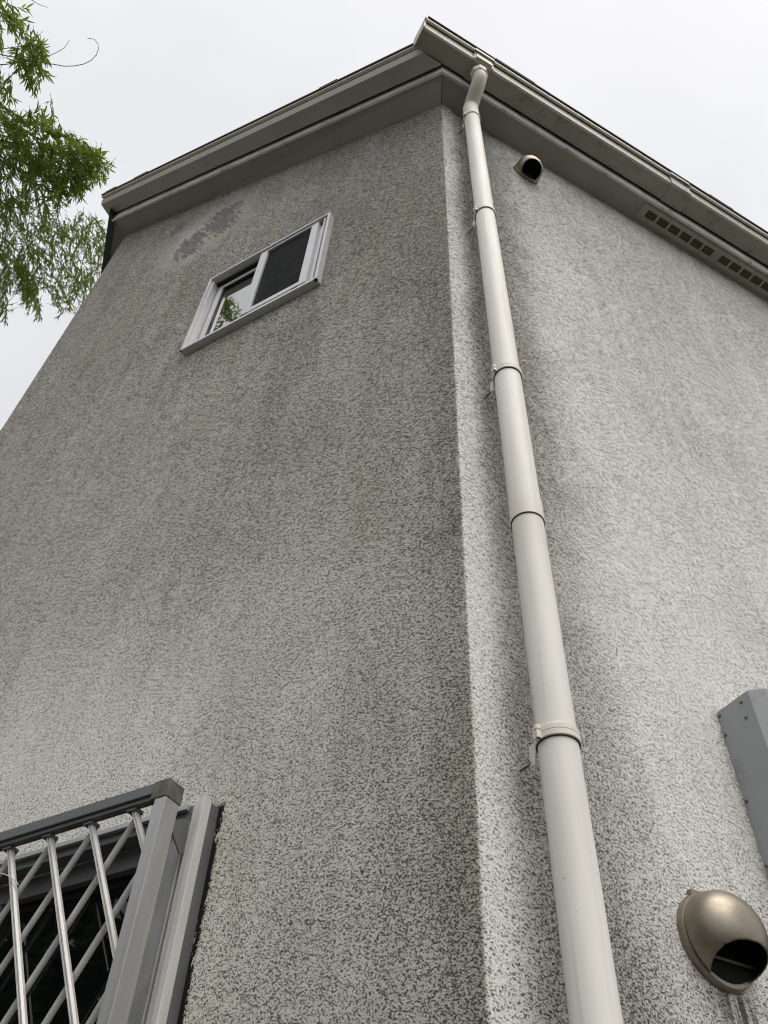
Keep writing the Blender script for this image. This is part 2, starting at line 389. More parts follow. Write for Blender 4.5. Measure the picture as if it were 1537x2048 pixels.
# rounded outer corner
prof = []
a0 = Vector((-rb*1.2, 0, 0)); a1 = DR*rb*1.2
for i in range(6):
    t = i/5; prof.append(a0*(1-t)**2 + C0*2*t*(1-t) + a1*t*t)
for i in range(5):
    p, q = prof[i], prof[i+1]; u0 = -.012+.024*i/5; u1 = u0+.0048
    quad([p, q, q+UP*(ZT+.02), p+UP*(ZT+.02)], [(u0,0),(u1,0),(u1,ZT+.02),(u0,ZT+.02)])
quad([RW(rb*1.2,0,0), RW(RE,0,0), RW(RE,0,ZT+.02), RW(rb*1.2,0,ZT+.02)], [(rb*1.2,0),(RE,0),(RE,ZT+.02),(rb*1.2,ZT+.02)])
zt3 = zl(-W)
quad([C2, C1, C1+UP*zt3, C2+UP*zt3], [(-W-3,0),(-W,0),(-W,zt3),(-W-3,zt3)])
B1 = RW(RE, 0, 0); B2 = C2 + DR*6.2
quad([B1, B2, B2+UP*ZT, B1+UP*ZT], [(RE,0),(RE+6,0),(RE+6,ZT),(RE,ZT)])
quad([B2, C2, C2+UP*ZT, B2+UP*ZT], [(RE,0),(RE+6,0),(RE+6,ZT),(RE,ZT)])
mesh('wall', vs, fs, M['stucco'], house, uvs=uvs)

# soffit: right eave (level) and rake (sloping), mitred at the corner
SO = .118
mit = Vector((0, 0, 0))
def eave_pt(o):        # where the offset line of the left face meets that of the right face
    # p.y = -o ; p.NR = o
    return Vector(((o - o*math.cos(PH))/math.sin(PH), -o, 0))
def rake_z(p, dz=0): return UP*(ZT + dz - SL*min(0, p.x) - (SL*max(0, p.x) if False else 0))
XL = -W - .055         # far end of the rake
def prof_r(outl, t): return [RW(t, o, ZT+z) for o, z in outl]
GO, GZ = .009, .05      # the gutter and the bargeboard hang a little above the soffit edge
def up(outl): return [(o-GO, z+GZ) for o, z in outl]
def mitre(outl):       # corner section shared by both runs
    return [eave_pt(o) + UP*(ZT+z) for o, z in outl]
def prof_l(outl, x): return [LW(x, o, ZT - SL*x + z) for o, z in outl]
# the lower left face runs up at the slope from the corner; small offset keeps the mitre closed
sof = [(-.05, 0), (SO, 0), (SO, .02), (-.05, .02)]
m = MB(); m.sweep(mitre(sof), prof_r(sof, RE)); m.sweep(prof_l(sof, XL+.03), mitre(sof))
# soffit return along the hidden third side
N3 = Vector((-T3.y, T3.x, 0)) * 1.0
N3 = Vector((-.669, -.743, 0))
def prof_t(outl, d, z0): return [C1 + T3*d + N3*o + UP*(z0+z) for o, z in outl]
Z3 = zl(-W) - .02 + .02
m.sweep(prof_l(sof, XL+.03), prof_t(sof, 3.2, Z3+.0))
m.build('soffit', M['soffit'], house)
fas = [(SO, -.008), (SO+.012, -.008), (SO+.012, .15), (SO, .15)]
m = MB(); m.sweep(mitre(fas), prof_r(fas, RE)); m.build('fascia', M['fascia'], house)
m = MB(); m.sweep(prof_l(fas, XL+.03), mitre(fas)); m.build('fascia', M['fascia'], house)
f3 = [(SO, -.006), (SO+.06, .02), (SO+.075, .16), (SO, .16)]
m = MB(); m.sweep(prof_l(f3, XL+.05), prof_t(f3, 3.2, Z3)); m.build('fascia', M['darkfascia'], house)
# thin joint strips of the soffit and fascia boards
m = MB()
m.box(eave_pt(0)+UP*(ZT-.0025), eave_pt(SO)-eave_pt(0), Vector((.0022, .001, 0)), UP*.0024)
m.build('joint', M['darkfascia'], house); m = MB()
for t in (1.165,): m.rbox(t, t+.003, SO+.0121, SO+.0125, ZT-.008, ZT+.15)
m.build('joint', M['darkfascia'], house)

# bargeboard along the rake
rk = [(.154, .026), (.236, .040), (.2475, .075), (.2475, .128), (.262, .130), (.262, .142), (.155, .142)]
rk = up(rk)
def rake_end(outl): return [LW((.1485-.009-.527*o)/.85, o, ZT - SL*(.1485-.009-.527*o)/.85 + z) for o, z in outl]
m = MB(); m.sweep(prof_l(rk, XL-.02), rake_end(rk)); m.build('bargeboard', M['rake'], house, bevel=.002)
lp = [(.2485, .118), (.2655, .118), (.2655, .131), (.2485, .131)]
lp = up(lp); m = MB(); m.sweep(prof_l(lp, XL-.024), rake_end(lp)); m.build('bargeboard_lip', M['lip'], house, bevel=.0015)
# roof: one slope rising from the right eave, falling again beyond the ridge
K = SL / math.sin(PH)
def rp(t, o, dz=0): return RW(t, o, ZT + .150 - K*o*1.0 + dz)       # o<0 goes inwards and up
m = MB()
rk2 = [(.262, .1325), (.268, .150), (-.2, .15), (-.2, .1325)]
def roofpt(p, dz): return Vector((p.x, p.y, ZT + dz - K*(p.dot(NR))))
# verge slab follows the rake: build it straight from the rake line
A = [LW(XL-.03, .263, ZT-SL*(XL-.03)+.1935), LW(.0, .263, ZT+.1935), LW(.0, -.9, ZT+.1935+.35), LW(XL-.03, -.9, ZT-SL*(XL-.03)+.1935+.35)]
m.sweep(A, [p + UP*.018 for p in A])
e0 = RW(-.225, .263, ZT+.210); e1 = RW(RE+.1, .263, ZT+.210)
i1 = RW(RE+.1, -1.9, ZT+.21+K*1.9); i0 = RW(-.02, -1.9, ZT+.21+K*1.9)
A = [e0, e1, i1, i0]
m.sweep(A, [p + UP*.016 for p in A])
j0 = C2 + UP*(ZT-.2) + T3*.2; j1 = j0 + DR*6
A = [i0, i1, j1, j0]; m.sweep(A, [p + UP*.016 for p in A])
# raised slate courses whose ends show over the gutter and the verge
for t0, t1 in ((.165, .40), (1.55, 1.72), (3.0, 3.3)):
    m.box(RW(t0, .191, ZT+.2275), DR*(t1-t0), NR*.0735, UP*.005)
for x0, x1 in ((-.60, -.48), (-2.16, -2.02), (-2.46, -2.35)):
    z_ = lambda x: ZT - SL*x + .2125
    m.box(LW(x0, .20, z_(x0)), Vector((x1-x0, 0, -SL*(x1-x0)+.010)), Vector((0, -.0645, 0)), UP*.008)
m.build('roof', M['roof'], house)

# ------------------------------------------------------------------ gutter on the right eave
gut = empty('gutter'); tag(gut, 'brown grey box gutter with pale lip along the right-hand eave', 'gutter')
T0 = -.232
gp = [(.152, .022), (.168, .018), (.234, .030), (.243, .040), (.249, .130), (.253, .132), (.253, .150), (.249, .150), (.238, .045), (.170, .032), (.160, .035), (.160, .150), (.152, .150)]; gp = up(gp)
m = MB(); m.sweep(prof_r(gp, T0+.004), prof_r(gp, RE)); m.build('trough', M['gutter'], gut)
lipp = [(.2535, .116), (.262, .118), (.266, .124), (.266, .138), (.2535, .140)]; lipp = up(lipp)
m = MB(); m.sweep(prof_r(lipp, T0-.002), prof_r(lipp, RE)); m.build('gutter_lip', M['lip'], gut, bevel=.001)
cp = [(.148, .018), (.168, .012), (.236, .025), (.248, .036), (.256, .128), (.268, .128), (.268, .158), (.148, .158)]; cp = up(cp)
m = MB(); m.sweep(prof_r(cp, T0-.005), prof_r(cp, T0+.0035)); m.build('end_cap', M['gutter'], gut)
# joint sleeves
sl_ = [(.149, .016), (.167, .013), (.237, .025), (.248, .036), (.2565, .112), (.2685, .114), (.2695, .143), (.252, .143), (.252, .12), (.239, .042), (.168, .019)]; sl_ = up(sl_)
for t0, t1 in ((1.27, 1.40), (4.4, 4.53)):
    m = MB(); m.sweep(prof_r(sl_, t0), prof_r(sl_, t1)); m.build('joint_sleeve', M['gutter'], gut)
m = MB(); m.sweep(prof_r(sl_, .045), prof_r(sl_, .155)); m.build('outlet_box', M['gutter'], gut)
m = MB(); m.rbox(.055, .145, .232, .2495, ZT+.0935, ZT+.165); m.build('outlet_face', M['lip'], gut, bevel=.002)
rebase(gut, RW(0, .2, ZT))

# ------------------------------------------------------------------ downpipe
dp = empty('downpipe'); tag(dp, 'off-white round downpipe running down the wall beside the corner', 'downpipe')
PT, PO = .1146, .078
def P3(z, o=PO, t=PT): return RW(t, o, z)
m = MB(); m.tube([P3(.1), P3(2.9045)], .0340, 48); m.build('pipe_section', M['pipe'], dp, auto=True)
m = MB(); m.tube([P3(2.897), P3(2.8975), P3(2.96), P3(2.975), P3(5.72)], [.0345, .0366, .0364, .0352, .0350], 48); m.build('pipe_section', M['pipe'], dp, auto=True)
m = MB(); m.tube([P3(2.8955), P3(2.8968)], .0362, 48); m.build('gap_shadow', M['rubber'], dp)  # thin black disc standing in for the shadow in the joint gap
# swan neck
OT, OO = .100, .192
pts = [P3(5.84)]
def bez(a, b, c, d, n):
    return [a*(1-t)**3 + b*3*t*(1-t)**2 + c*3*t*t*(1-t) + d*t**3 for t in [i/n for i in range(n+1)]]
m = MB(); m.tube([P3(5.715), P3(5.716), P3(5.895)], [.0352, .0368, .0368], 48); m.build('pipe_section', M['pipe'], dp, auto=True)
top = RW(OT, OO, 6.085)
m = MB(); m.tube(bez(P3(5.885), P3(5.955), RW(OT, OO, 5.945), RW(OT, OO, 6.04), 18) + [top], .0350, 32); m.build('elbow', M['elbow'], dp, auto=True)
m = MB(); m.tube([RW(OT, OO, 6.043), RW(OT, OO, 6.05), RW(OT, OO, 6.096)], [.040, .043, .043], 8); m.build('collar', M['ring'], dp)
def clamp(z, r0=.0352):
    c = MB(); n = 40
    ri, ro, h = r0+.0003, r0+.0042, .024
    vs_, fs_ = [], []
    for zz, rr in ((-h/2, ri), (-h/2, ro-.0012), (-h/2+.0015, ro), (-.001, ro), (0, ro-.0009), (.001, ro), (h/2-.0015, ro), (h/2, ro-.0012), (h/2, ri)):
        for k in range(n):
            t = 2*math.pi*k/n; vs_.append(P3(z+zz) + (DR*math.cos(t)+NR*math.sin(t))*rr)
    for i in range(8):
        for k in range(n): k2 = (k+1) % n; fs_.append((i*n+k, i*n+k2, (i+1)*n+k2, (i+1)*n+k))
    c.v, c.f = vs_, fs_
    # lug with its bolt, on the side towards the corner
    tl = PT - ro
    c.rbox(tl-.008, tl+.004, PO+.003, PO+.007, z-h/2, z+h/2); c.rbox(tl-.008, tl+.004, PO-.004, PO+.0, z-h/2, z+h/2)
    c.tube([RW(tl-.004, PO+.0035, z-.012), RW(tl-.004, PO+.0035, z+.004), RW(tl-.004, PO+.0035, z+.0045), RW(tl-.004, PO+.0035, z+.012)], [.0042, .0042, .0058, .0058], 10)
    ring = c.build('pipe_clamp', M['ring'], dp, auto=True)
    d = MB(); d.tube([P3(z-h/2-.0012), P3(z-h/2-.0001)], r0+.0026, 40); d.build('clamp_shadow', M['rubber'], ring)  # black disc draws the dark shade line beneath the ring
    b = MB(); b.sweep([RW(PT-.023, .052, z+.008), RW(PT-.023, .030, z+.008), RW(PT-.023, .028, z-.028), RW(PT-.023, .040, z-.032)],
                      [RW(PT-.019, .052, z+.008), RW(PT-.019, .030, z+.008), RW(PT-.019, .028, z-.028), RW(PT-.019, .040, z-.032)])
    b.build('bracket', M['ring'], ring)
    s_ = MB(); s_.tube([RW(PT-.021, .034, z-.024), RW(PT-.023, -.004, z-.022)], .0024, 8); s_.build('anchor_pin', M['screw'], ring)
for z in (5.735, 4.592, 3.492, 2.352, 1.1): clamp(z, .0353 if z > 2.9 else .0342)
rebase(dp, P3(.1))

# ------------------------------------------------------------------ vent cowls
def cowl(tc_, zc, Rr, dep, label, tilt):
    root = empty('vent_cowl'); tag(root, label, 'vent cowl', 'steel vent cowls on the right wall')
    m = MB()
    n = 48; out = []
    # flange
    m.tube([RW(tc_, .001, zc), RW(tc_, .0045, zc)], [Rr*1.06, Rr*1.06], n); m.tube([RW(tc_, .0045, zc), RW(tc_, .011, zc), RW(tc_, .014, zc)], [Rr*1.05, Rr*1.045, Rr*1.02], n)
    m.rbox(tc_-Rr*.50, tc_-Rr*.05, .001, .010, zc+Rr*.80, zc+Rr*1.055)
    m.build('flange', M['steel'], root, auto=True)
    # hood: a bulging shell cut off by a plane that faces down and outwards
    bm = bmesh.new(); NI, NK = 40, 96; rows = []
    for i in range(NI+1):
        a_ = (i/NI)*math.pi/2
        rr = math.sin(a_)**.92 if i else 0; oo = math.cos(a_)**.80
        if i == 0:
            rows.append([bm.verts.new(RW(tc_, .012+dep, zc))]*NK); continue
        row = []
        for k in range(NK):
            t = 2*math.pi*k/NK
            row.append(bm.verts.new(RW(tc_ + math.cos(t)*rr*Rr, .012 + dep*oo, zc + math.sin(t)*rr*Rr)))
        rows.append(row)
    for i in range(NI):
        for k in range(NK):
            k2 = (k+1) % NK; q = []
            for x in (rows[i][k], rows[i][k2], rows[i+1][k2], rows[i+1][k]):
                if x not in q: q.append(x)
            try: bm.faces.new(q)
            except ValueError: pass
    nrm = NR*math.cos(tilt) - UP*math.sin(tilt)
    pt = RW(tc_, .016, zc-Rr*.82)
    bmesh.ops.bisect_plane(bm, geom=bm.verts[:]+bm.edges[:]+bm.faces[:], plane_co=pt, plane_no=nrm, clear_outer=True)
    bmesh.ops.remove_doubles(bm, verts=bm.verts, dist=.0012)
    bmesh.ops.recalc_face_normals(bm, faces=bm.faces)
    # make normals point outwards
    c_ = RW(tc_, 0, zc)
    if sum(f.normal.dot(f.calc_center_median()-c_) for f in bm.faces) < 0: bmesh.ops.reverse_faces(bm, faces=bm.faces)
    me = bpy.data.meshes.new('hood'); bm.to_mesh(me); bm.free()
    for p in me.polygons: p.use_smooth = True
    me.materials.append(M['steel']); me.materials.append(M['steelin'])
    ho = bpy.data.objects.new('hood', me); COL.objects.link(ho); ho.parent = root
    sm_ = ho.modifiers.new('thickness', 'SOLIDIFY'); sm_.thickness = .0022; sm_.offset = -1; sm_.material_offset = 1; sm_.material_offset_rim = 0
    m = MB(); m.tube([RW(tc_, .0142, zc), RW(tc_, .0155, zc)], Rr*.93, 40); m.build('duct_opening', M['dark'], root)
    if zc < 4: m = MB(); m.tube([RW(tc_-Rr*.8, .022, zc-Rr*.50), RW(tc_+Rr*.8, .022, zc-Rr*.50)], .0035, 8); m.build('damper_bar', M['screw'], root)
    rebase(root, RW(tc_, 0, zc)); return root
M['steelin'] = simple('hood_inside', (.012, .012, .011), .8, .2)
cowl(.4530, 2.133, .0725, .070, 'large brushed steel vent cowl low on the right wall, its dark mouth facing down', R(62))
cowl(.463, 5.690, .066, .080, 'small steel vent cowl high under the eave, right of the downpipe', R(66))

# ------------------------------------------------------------------ soffit vents
def soffit_vent(t0, label, n=6):
    root = empty('soffit_vent'); tag(root, label, 'soffit vent', 'vent strips in the right soffit')
    p_, w_ = .0777, .064
    L = n*p_ + .045
    m = MB(); z0, z1 = ZT-.0045, ZT-.0008
    m.rbox(t0-.042, t0+L-.045, .084, .108, z0, z1); m.rbox(t0-.042, t0+L-.045, .022, .044, z0, z1)
    m.rbox(t0-.042, t0-.001, .0442, .0838, z0, z1)
    for k in range(n): m.rbox(t0+k*p_+w_, t0+(k+1)*p_-.001 if k < n-1 else t0+L-.045, .0442, .0838, z0, z1)
    m.build('frame', M['ventplate'], root)
    m = MB(); m.rbox(t0-.04, t0+L-.05, .104, .1058, z0-.003, z0-.0002); m.build('frame_lip', M['ventplate'], root)
    for k in range(n):
        m = MB(); m.rbox(t0+k*p_, t0+k*p_+w_, .044, .084, ZT-.0016, ZT-.0010); m.build('mesh_panel', M['mesh'], root)
    for k in range(0, n+1, 2):
        for o in (.100, .030):
            m = MB(); m.sphere(RW(t0-.012+k*p_*.97, o, z0), .0022, 6, 4); m.build('screw', M['screw'], root)
    rebase(root, RW(t0, .065, ZT)); return root
soffit_vent(1.222, 'vent strip in the right soffit nearest the downpipe, six brown mesh openings')
soffit_vent(1.728, 'vent strip in the right soffit cut by the right edge of the photo')

# ------------------------------------------------------------------ steel box on the right wall
bx = empty('duct_cover'); tag(bx, 'grey painted steel duct cover screwed to the right wall at the photo edge', 'duct cover')
bt, bz0, bz1 = .6325, .9, 2.656
outl = [(bt, 0), (bt, .092), (bt+.026, .116), (bt+.40, .116), (bt+.40, 0)]
m = MB(); m.sweep([RW(t, o, bz0) for t, o in outl], [RW(t, o, bz1) for t, o in outl]); m.build('casing', M['grey'], bx, bevel=.0012)
for o, z in ((.006, 2.644), (.0682, 2.640), (.0676, 2.602), (.006, 2.596), (.007, 2.442), (.007, 2.31), (.007, 2.15), (.06, 2.30)):
    m = MB(); m.tube([RW(bt+.001, o, z), RW(bt-.0012, o, z), RW(bt-.0028, o, z)], [.0042, .0042, .0024], 12)
    sc = m.build('screw', M['screw'], bx, auto=True)
for t in (bt+.06, bt+.2, bt+.34):
    m = MB(); m.tube([RW(t, .116, 2.62), RW(t, .1185, 2.62)], [.0042, .003], 12); m.build('screw', M['screw'], bx)
rebase(bx, RW(bt+.2, 0, bz0))

# ------------------------------------------------------------------ upper window
OFF = -.021
def Lb(name, mat, parent, *boxes, bevel=.0012):
    m = MB()
    for b in boxes: m.lbox(b[0], b[1], b[2]+OFF, b[3]+OFF, b[4], b[5])
    return m.build(name, mat, parent, bevel=bevel)
x0, x1, z0, z1 = -1.213, -.546, 4.598, 5.262
uw = Lb('window', M['aluwhite'], house,
        (x0, x1, -.005, .052, z0, z0+.016), (x0, x1, -.005, .052, z1-.013, z1),                 # sill, head
        (x0, x0+.012, -.005, .052, z0+.0165, z1-.0135), (x1-.012, x1, -.005, .052, z0+.0165, z1-.0135),
        bevel=.001)
tag(uw, 'small sliding window with insect screen high on the left wall')
# reveals running back into the wall
Lb('reveal', M['aluwhite'], uw, (x0+.0125, x0+.020, -.075, .040, z0+.017, z1-.014))
Lb('reveal', M['aluwhite'], uw, (x1-.022, x1-.0125, -.075, .036, z0+.017, z1-.014))
Lb('sill_track', M['aluwhite'], uw, (x0+.021, x1-.023, -.075, .018, z0+.017, z0+.024), (x0+.021, x1-.023, .022, .0255, z0+.017, z0+.034))
Lb('head_track', M['rubber'], uw, (x0+.021, x1-.023, -.075, .014, z1-.030, z1-.0145), (x0+.021, x1-.023, .018, .021, z1-.030, z1-.0145), (x0+.021, -.925, -.02, -.017, z1-.052, z1-.0305))
# right frame groove and cover strip
Lb('side_strip', M['aluwhite'], uw, (x1-.034, x1-.027, .020, .046, z0+.026, z1-.016))
Lb('side_track', M['aluwhite'], uw, (x1-.075, x1-.0345, .018, .027, z0+.035, z1-.031))
# insect screen sash, in front on the right half
sx0, sx1, sz0, sz1 = -.922, -.609, 4.650, 5.249
sc = Lb('screen_sash', M['aluwhite'], uw, (sx0, sx0+.040, .028, .0445, sz0, sz1), (sx1-.036, sx1, .028, .0445, sz0, sz1),
        (sx0+.0405, sx1-.0365, .028, .0445, sz0, sz0+.030), (sx0+.0405, sx1-.0365, .028, .0445, sz1-.018, sz1))
Lb('screen_mesh', M['screen'], sc, (sx0+.0405, sx1-.0365, .0335, .0342, sz0+.0305, sz1-.0185), bevel=0)
Lb('screen_foot', M['rubber'], sc, (sx0-.004, sx0+.028, .0285, .043, sz0-.010, sz0-.0005), bevel=0)
Lb('screen_foot', M['rubber'], sc, (sx1-.07, sx1-.04, .0285, .043, sz0-.010, sz0-.0005))
# glazed sashes
def sash(xa, xb, o, nm='sash'):
    s_ = Lb(nm, M['aluwhite'], uw, (xa, xa+.030, o-.025, o, z0+.030, z1-.034), (xb-.030, xb, o-.025, o, z0+.030, z1-.034),
            (xa+.0305, xb-.0305, o-.025, o, z0+.030, z0+.052), (xa+.0305, xb-.0305, o-.025, o, z1-.062, z1-.034))
    Lb('gasket', M['rubber'], s_, (xa+.0305, xa+.037, o-.018, o-.003, z0+.0525, z1-.0625), (xb-.037, xb-.0305, o-.018, o-.003, z0+.0525, z1-.0625),
       (xa+.0375, xb-.0375, o-.018, o-.003, z1-.070, z1-.0625), bevel=0)
    Lb('pane', M['glass_up'], s_, (xa+.0375, xb-.0375, o-.013, o-.009, z0+.0525, z1-.0705), bevel=0)
sash(-1.188, -.862, .006); sash(-.897, -.571, -.028)
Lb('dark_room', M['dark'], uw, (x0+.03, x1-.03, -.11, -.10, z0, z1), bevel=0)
# little corner screws/notches
Lb('corner_joint', M['rubber'], uw, (x1-.0135, x1+.0006, .0405, .0526, z0-.0006, z0+.004), bevel=0)
Lb('corner_joint', M['rubber'], uw, (x0-.0006, x0+.005, .0405, .0526, z0-.0006, z0+.004), bevel=0)

# ------------------------------------------------------------------ lower window (behind the grille)
OFF = 0
x0, x1, z0, z1 = -1.63, -.535, 1.24, 2.372
lw = Lb('window', M['rail'], house,
        (x0, x1-.001, -.005, .030, z1-.030, z1),                                   # head
        (x1-.045, x1, -.03, .024, z0, z1-.0305),
        (x0, x0+.045, -.03, .024, z0, z1-.0305), (x0, x1, -.005, .045, z0-.03, z0-.0005))
tag(lw, 'dark glazed lower window behind the diamond grille')
# ribs of the extruded jamb
Lb('jamb_plate', M['alu'], lw, (x1-.11, x1-.0455, -.003, .010, z0, z1-.031))
Lb('jamb_rib', M['alubar'], lw, (x1-.0125, x1+.0008, .0245, .046, z0, z1+.001), (x1-.028, x1-.0165, .0245, .040, z0, z1+.0005), (x1-.043, x1-.040, .0245, .034, z0, z1-.03))
Lb('drip_head', M['alu'], lw, (x0, x1-.046, .0305, .040, z1-.012, z1-.001))
Lb('sash', M['rail'], lw, (x0+.046, x1-.046, -.035, -.004, z1-.075, z1-.034), (x1-.085, x1-.047, -.035, -.004, z0+.03, z1-.0755), (x0+.046, x0+.085, -.035, -.004, z0+.03, z1-.0755), (-1.12, -1.08, -.035, -.006, z0+.03, z1-.0755))
Lb('pane', M['glass_low'], lw, (x0+.0855, -1.1205, -.024, -.020, z0+.02, z1-.0760), (-1.0795, x1-.0855, -.024, -.020, z0+.02, z1-.0760), bevel=0)
Lb('dark_room', M['dark'], lw, (x0, x1, -.12, -.11, z0, z1), bevel=0)

# ------------------------------------------------------------------ window grille
gr = empty('window_grille'); tag(gr, 'silver aluminium diamond lattice grille over the lower left window', 'window grille')
GX1, GZ1, GD = -.559, 2.374, .120
GX0, GZ0 = -1.66, 1.22
m = MB(); m.lbox(GX1-.0255, GX1, GD-.038, GD, GZ0, GZ1-.0345); m.build('post', M['alu'], gr, bevel=.0012)
m = MB(); m.lbox(GX0, GX0+.0255, GD-.038, GD, GZ0, GZ1-.0345); m.build('post', M['alu'], gr, bevel=.0012)
m = MB(); m.lbox(GX0+.036, GX1-.0365, GD-.024, GD+.0012, GZ1-.022, GZ1-.0005); m.lbox(GX0+.036, GX1-.0365, GD-.020, GD-.004, GZ1-.031, GZ1-.0225); m.build('top_rail', M['rail'], gr, bevel=.001)
m = MB(); m.lbox(GX0+.036, GX1-.0365, GD-.038, GD, GZ0, GZ0+.034); m.build('bottom_rail', M['rail'], gr, bevel=.001)
for a_, b_ in ((GX1-.036, GX1+.0012), (GX0-.0012, GX0+.036)):
    m = MB(); m.lbox(a_, b_, GD-.0415, GD+.0016, GZ1-.034, GZ1+.0015); m.build('corner_cap', M['cap'], gr, bevel=.0012)
# lattice bars: two crossing sets, hinge points 107 mm apart on the rail
ZA = GZ1-.0335; PX = .1072; XN = -.7550; ANG_A, ANG_B = R(59.5), R(61)
Xa, Xb, Zb = GX0+.027, GX1-.027, GZ0+.035
def bar(xt, zt, slope_sign, ang, oo, wd, th):
    # clip the bar to the panel opening
    dx = slope_sign*math.cos(ang); dz = -math.sin(ang)
    t1 = (zt-Zb)/-dz
    if slope_sign > 0: tA = max(0, (Xa-xt)/dx); t1 = min(t1, (Xb-xt)/dx)
    else: tA = max(0, (Xb-xt)/dx); t1 = min(t1, (Xa-xt)/dx)
    if t1 - tA < .02: return
    p0 = Vector((xt+dx*tA, -oo, zt+dz*tA)); p1 = Vector((xt+dx*t1, -oo, zt+dz*t1))
    d = (p1-p0).normalized(); s_ = Vector((-d.z, 0, d.x)); f = Vector((0, -1, 0))
    pr_ = [(-wd/2, 0), (wd/2, 0), (wd/2, th*.55), (wd*.30, th), (wd*.12, th), (wd*.07, th*.72), (-wd*.07, th*.72), (-wd*.12, th), (-wd*.30, th), (-wd/2, th*.55)]
    m = MB(); m.sweep([p0+s_*a+f*b for a, b in pr_], [p1+s_*a+f*b for a, b in pr_]); m.build('bar', M['alubar'], gr)
for k in range(-18, 3):
    bar(XN+k*PX, ZA, +1, ANG_A, GD-.022, .0118, .010)
for k in range(-8, 14):
    bar(XN+k*PX, ZA, -1, ANG_B, GD-.034, .0098, .008)
for k in range(-8, 2):
    m = MB(); m.lbox(XN+k*PX-.011, XN+k*PX+.011, GD-.030, GD-.008, ZA-.004, ZA+.0022); m.build('bar_bracket', M['rail'], gr)
# bracket that ties the post to the window frame
A = [LW(-.5605, .088, 2.308), LW(-.5605, .047, 2.332), LW(-.5605, .041, 2.266), LW(-.5605, .052, 2.262), LW(-.5605, .078, 2.284)]
m = MB(); m.sweep(A, [p + Vector((-.003, 0, 0)) for p in A]); m.build('wall_bracket', M['rail'], gr)
A = [LW(-.5605, .040, 2.30), LW(-.5605, .083, 2.30), LW(-.5605, .083, 2.31), LW(-.5605, .040, 2.31)]
m = MB(); m.lbox(GX1-.022, GX1-.004, .041, GD-.0385, GZ0+.1, GZ0+.13); m.build('wall_bracket', M['rail'], gr)
rebase(gr, (-1.1, -.1, GZ0))
# loose wire end caught on the lattice
wr = MB(); wr.tube(bez(LW(-1.005, .118, 2.270), LW(-.985, .125, 2.285), LW(-.94, .12, 2.290), LW(-.900, .105, 2.252), 14), .0011, 6)
tag(wr.build('wire', M['alubar']), 'thin loose wire end hooked on the lattice grille', 'wire')

# ------------------------------------------------------------------ bamboo
RD = Vector((-0.47524, 0.08804, 0.87544)); SV = Vector((0.18216, 0.98327, 0)); WV = Vector((0.86079, -0.15947, 0.48333))
BO = Vector((-3.202, -0.448, 8.328))
def BP(s, w_, d=0.0): return BO + SV*s + WV*w_ + RD*d
def inpoly(p, poly):
    c = False; j = len(poly)-1
    for i in range(len(poly)):
        xi, yi = poly[i]; xj, yj = poly[j]
        if (yi > p[1]) != (yj > p[1]) and p[0] < (xj-xi)*(p[1]-yi)/(yj-yi)+xi: c = not c
        j = i
    return c
def leaf(vs_, fs_, var, P, d, n, L, wd, rnd):
    d = d.normalized(); s_ = d.cross(n).normalized(); n = s_.cross(d)
    b = len(vs_); droop = -UP*L*rnd.uniform(0, .18)
    prof_ = ((.0, .10), (.22, .46), (.5, .5), (.8, .24), (1, 0))
    curl = n*wd*.22
    for i, (t, h) in enumerate(prof_):
        c = P + d*(L*t) + droop*t*t
        if i == 4: vs_.append(c)
        else: vs_ += [c - s_*wd*h + curl*h*2, c, c + s_*wd*h + curl*h*2]
    for i in range(3):
        a_ = b+i*3; fs_ += [(a_, a_+1, a_+4, a_+3), (a_+1, a_+2, a_+5, a_+4)]
    a_ = b+9; fs_ += [(a_, a_+1, b+12), (a_+1, a_+2, b+12)]
    v = rnd.random(); var += [v]*8
def spray(vs_, fs_, var, tw, base, d, ln, rnd, lsz):
    p = base.copy(); pts = [p.copy()]; n_ = rnd.randint(4, 6); dd = d.normalized()
    for i in range(n_):
        dd = (dd + Vector((rnd.gauss(0, .13), rnd.gauss(0, .13), rnd.gauss(-.05, .1)))).normalized()
        p = p + dd*(ln/n_); pts.append(p.copy())
        for k in range(2 if i < n_-1 else 3):
            ld = (dd + Vector((rnd.gauss(0, .42), rnd.gauss(0, .42), rnd.gauss(-.22, .35)))).normalized()
            nn = Vector((rnd.gauss(0, .5), rnd.gauss(0, .5), 1)).normalized()
            leaf(vs_, fs_, var, p, ld, nn, lsz*rnd.uniform(.6, 1.15), lsz*rnd.uniform(.12, .17), rnd)
    tw.tube(pts, [.0022]+[.0013]*(len(pts)-1), 3, caps=False)
def foliage(root, polys, seed):
    rnd = random.Random(seed); vs_, fs_, var = [], [], []; tw = MB()
    for poly, n, lean, lsz, dep in polys:
        xs = [p[0] for p in poly]; ys = [p[1] for p in poly]; c = 0
        while c < n:
            q = (rnd.uniform(min(xs), max(xs)), rnd.uniform(min(ys), max(ys)))
            if not inpoly(q, poly): continue
            c += 1; a_, b_ = lean
            d = SV*(a_+rnd.gauss(0, .35)) + WV*(b_+rnd.gauss(0, .35)) + RD*rnd.gauss(-.1, .3)
            ln = rnd.uniform(.10, .19)
            dn = d.normalized()
            P = BP(q[0], q[1], rnd.uniform(-dep, dep)) - dn*ln*.75
            spray(vs_, fs_, var, tw, P, d, ln, rnd, lsz)
    nl = len(fs_); nv = len(vs_); vs_ += tw.v; fs_ += [tuple(i+nv for i in f) for f in tw.f]; var += [0.0]*len(tw.f)
    fo = mesh('foliage', vs_, fs_, [M['leaf'], M['twig']], root, midx=[0]*nl+[1]*len(tw.f))
    at = fo.data.attributes.new('leafvar', 'FLOAT', 'FACE'); at.data.foreach_set('value', var)
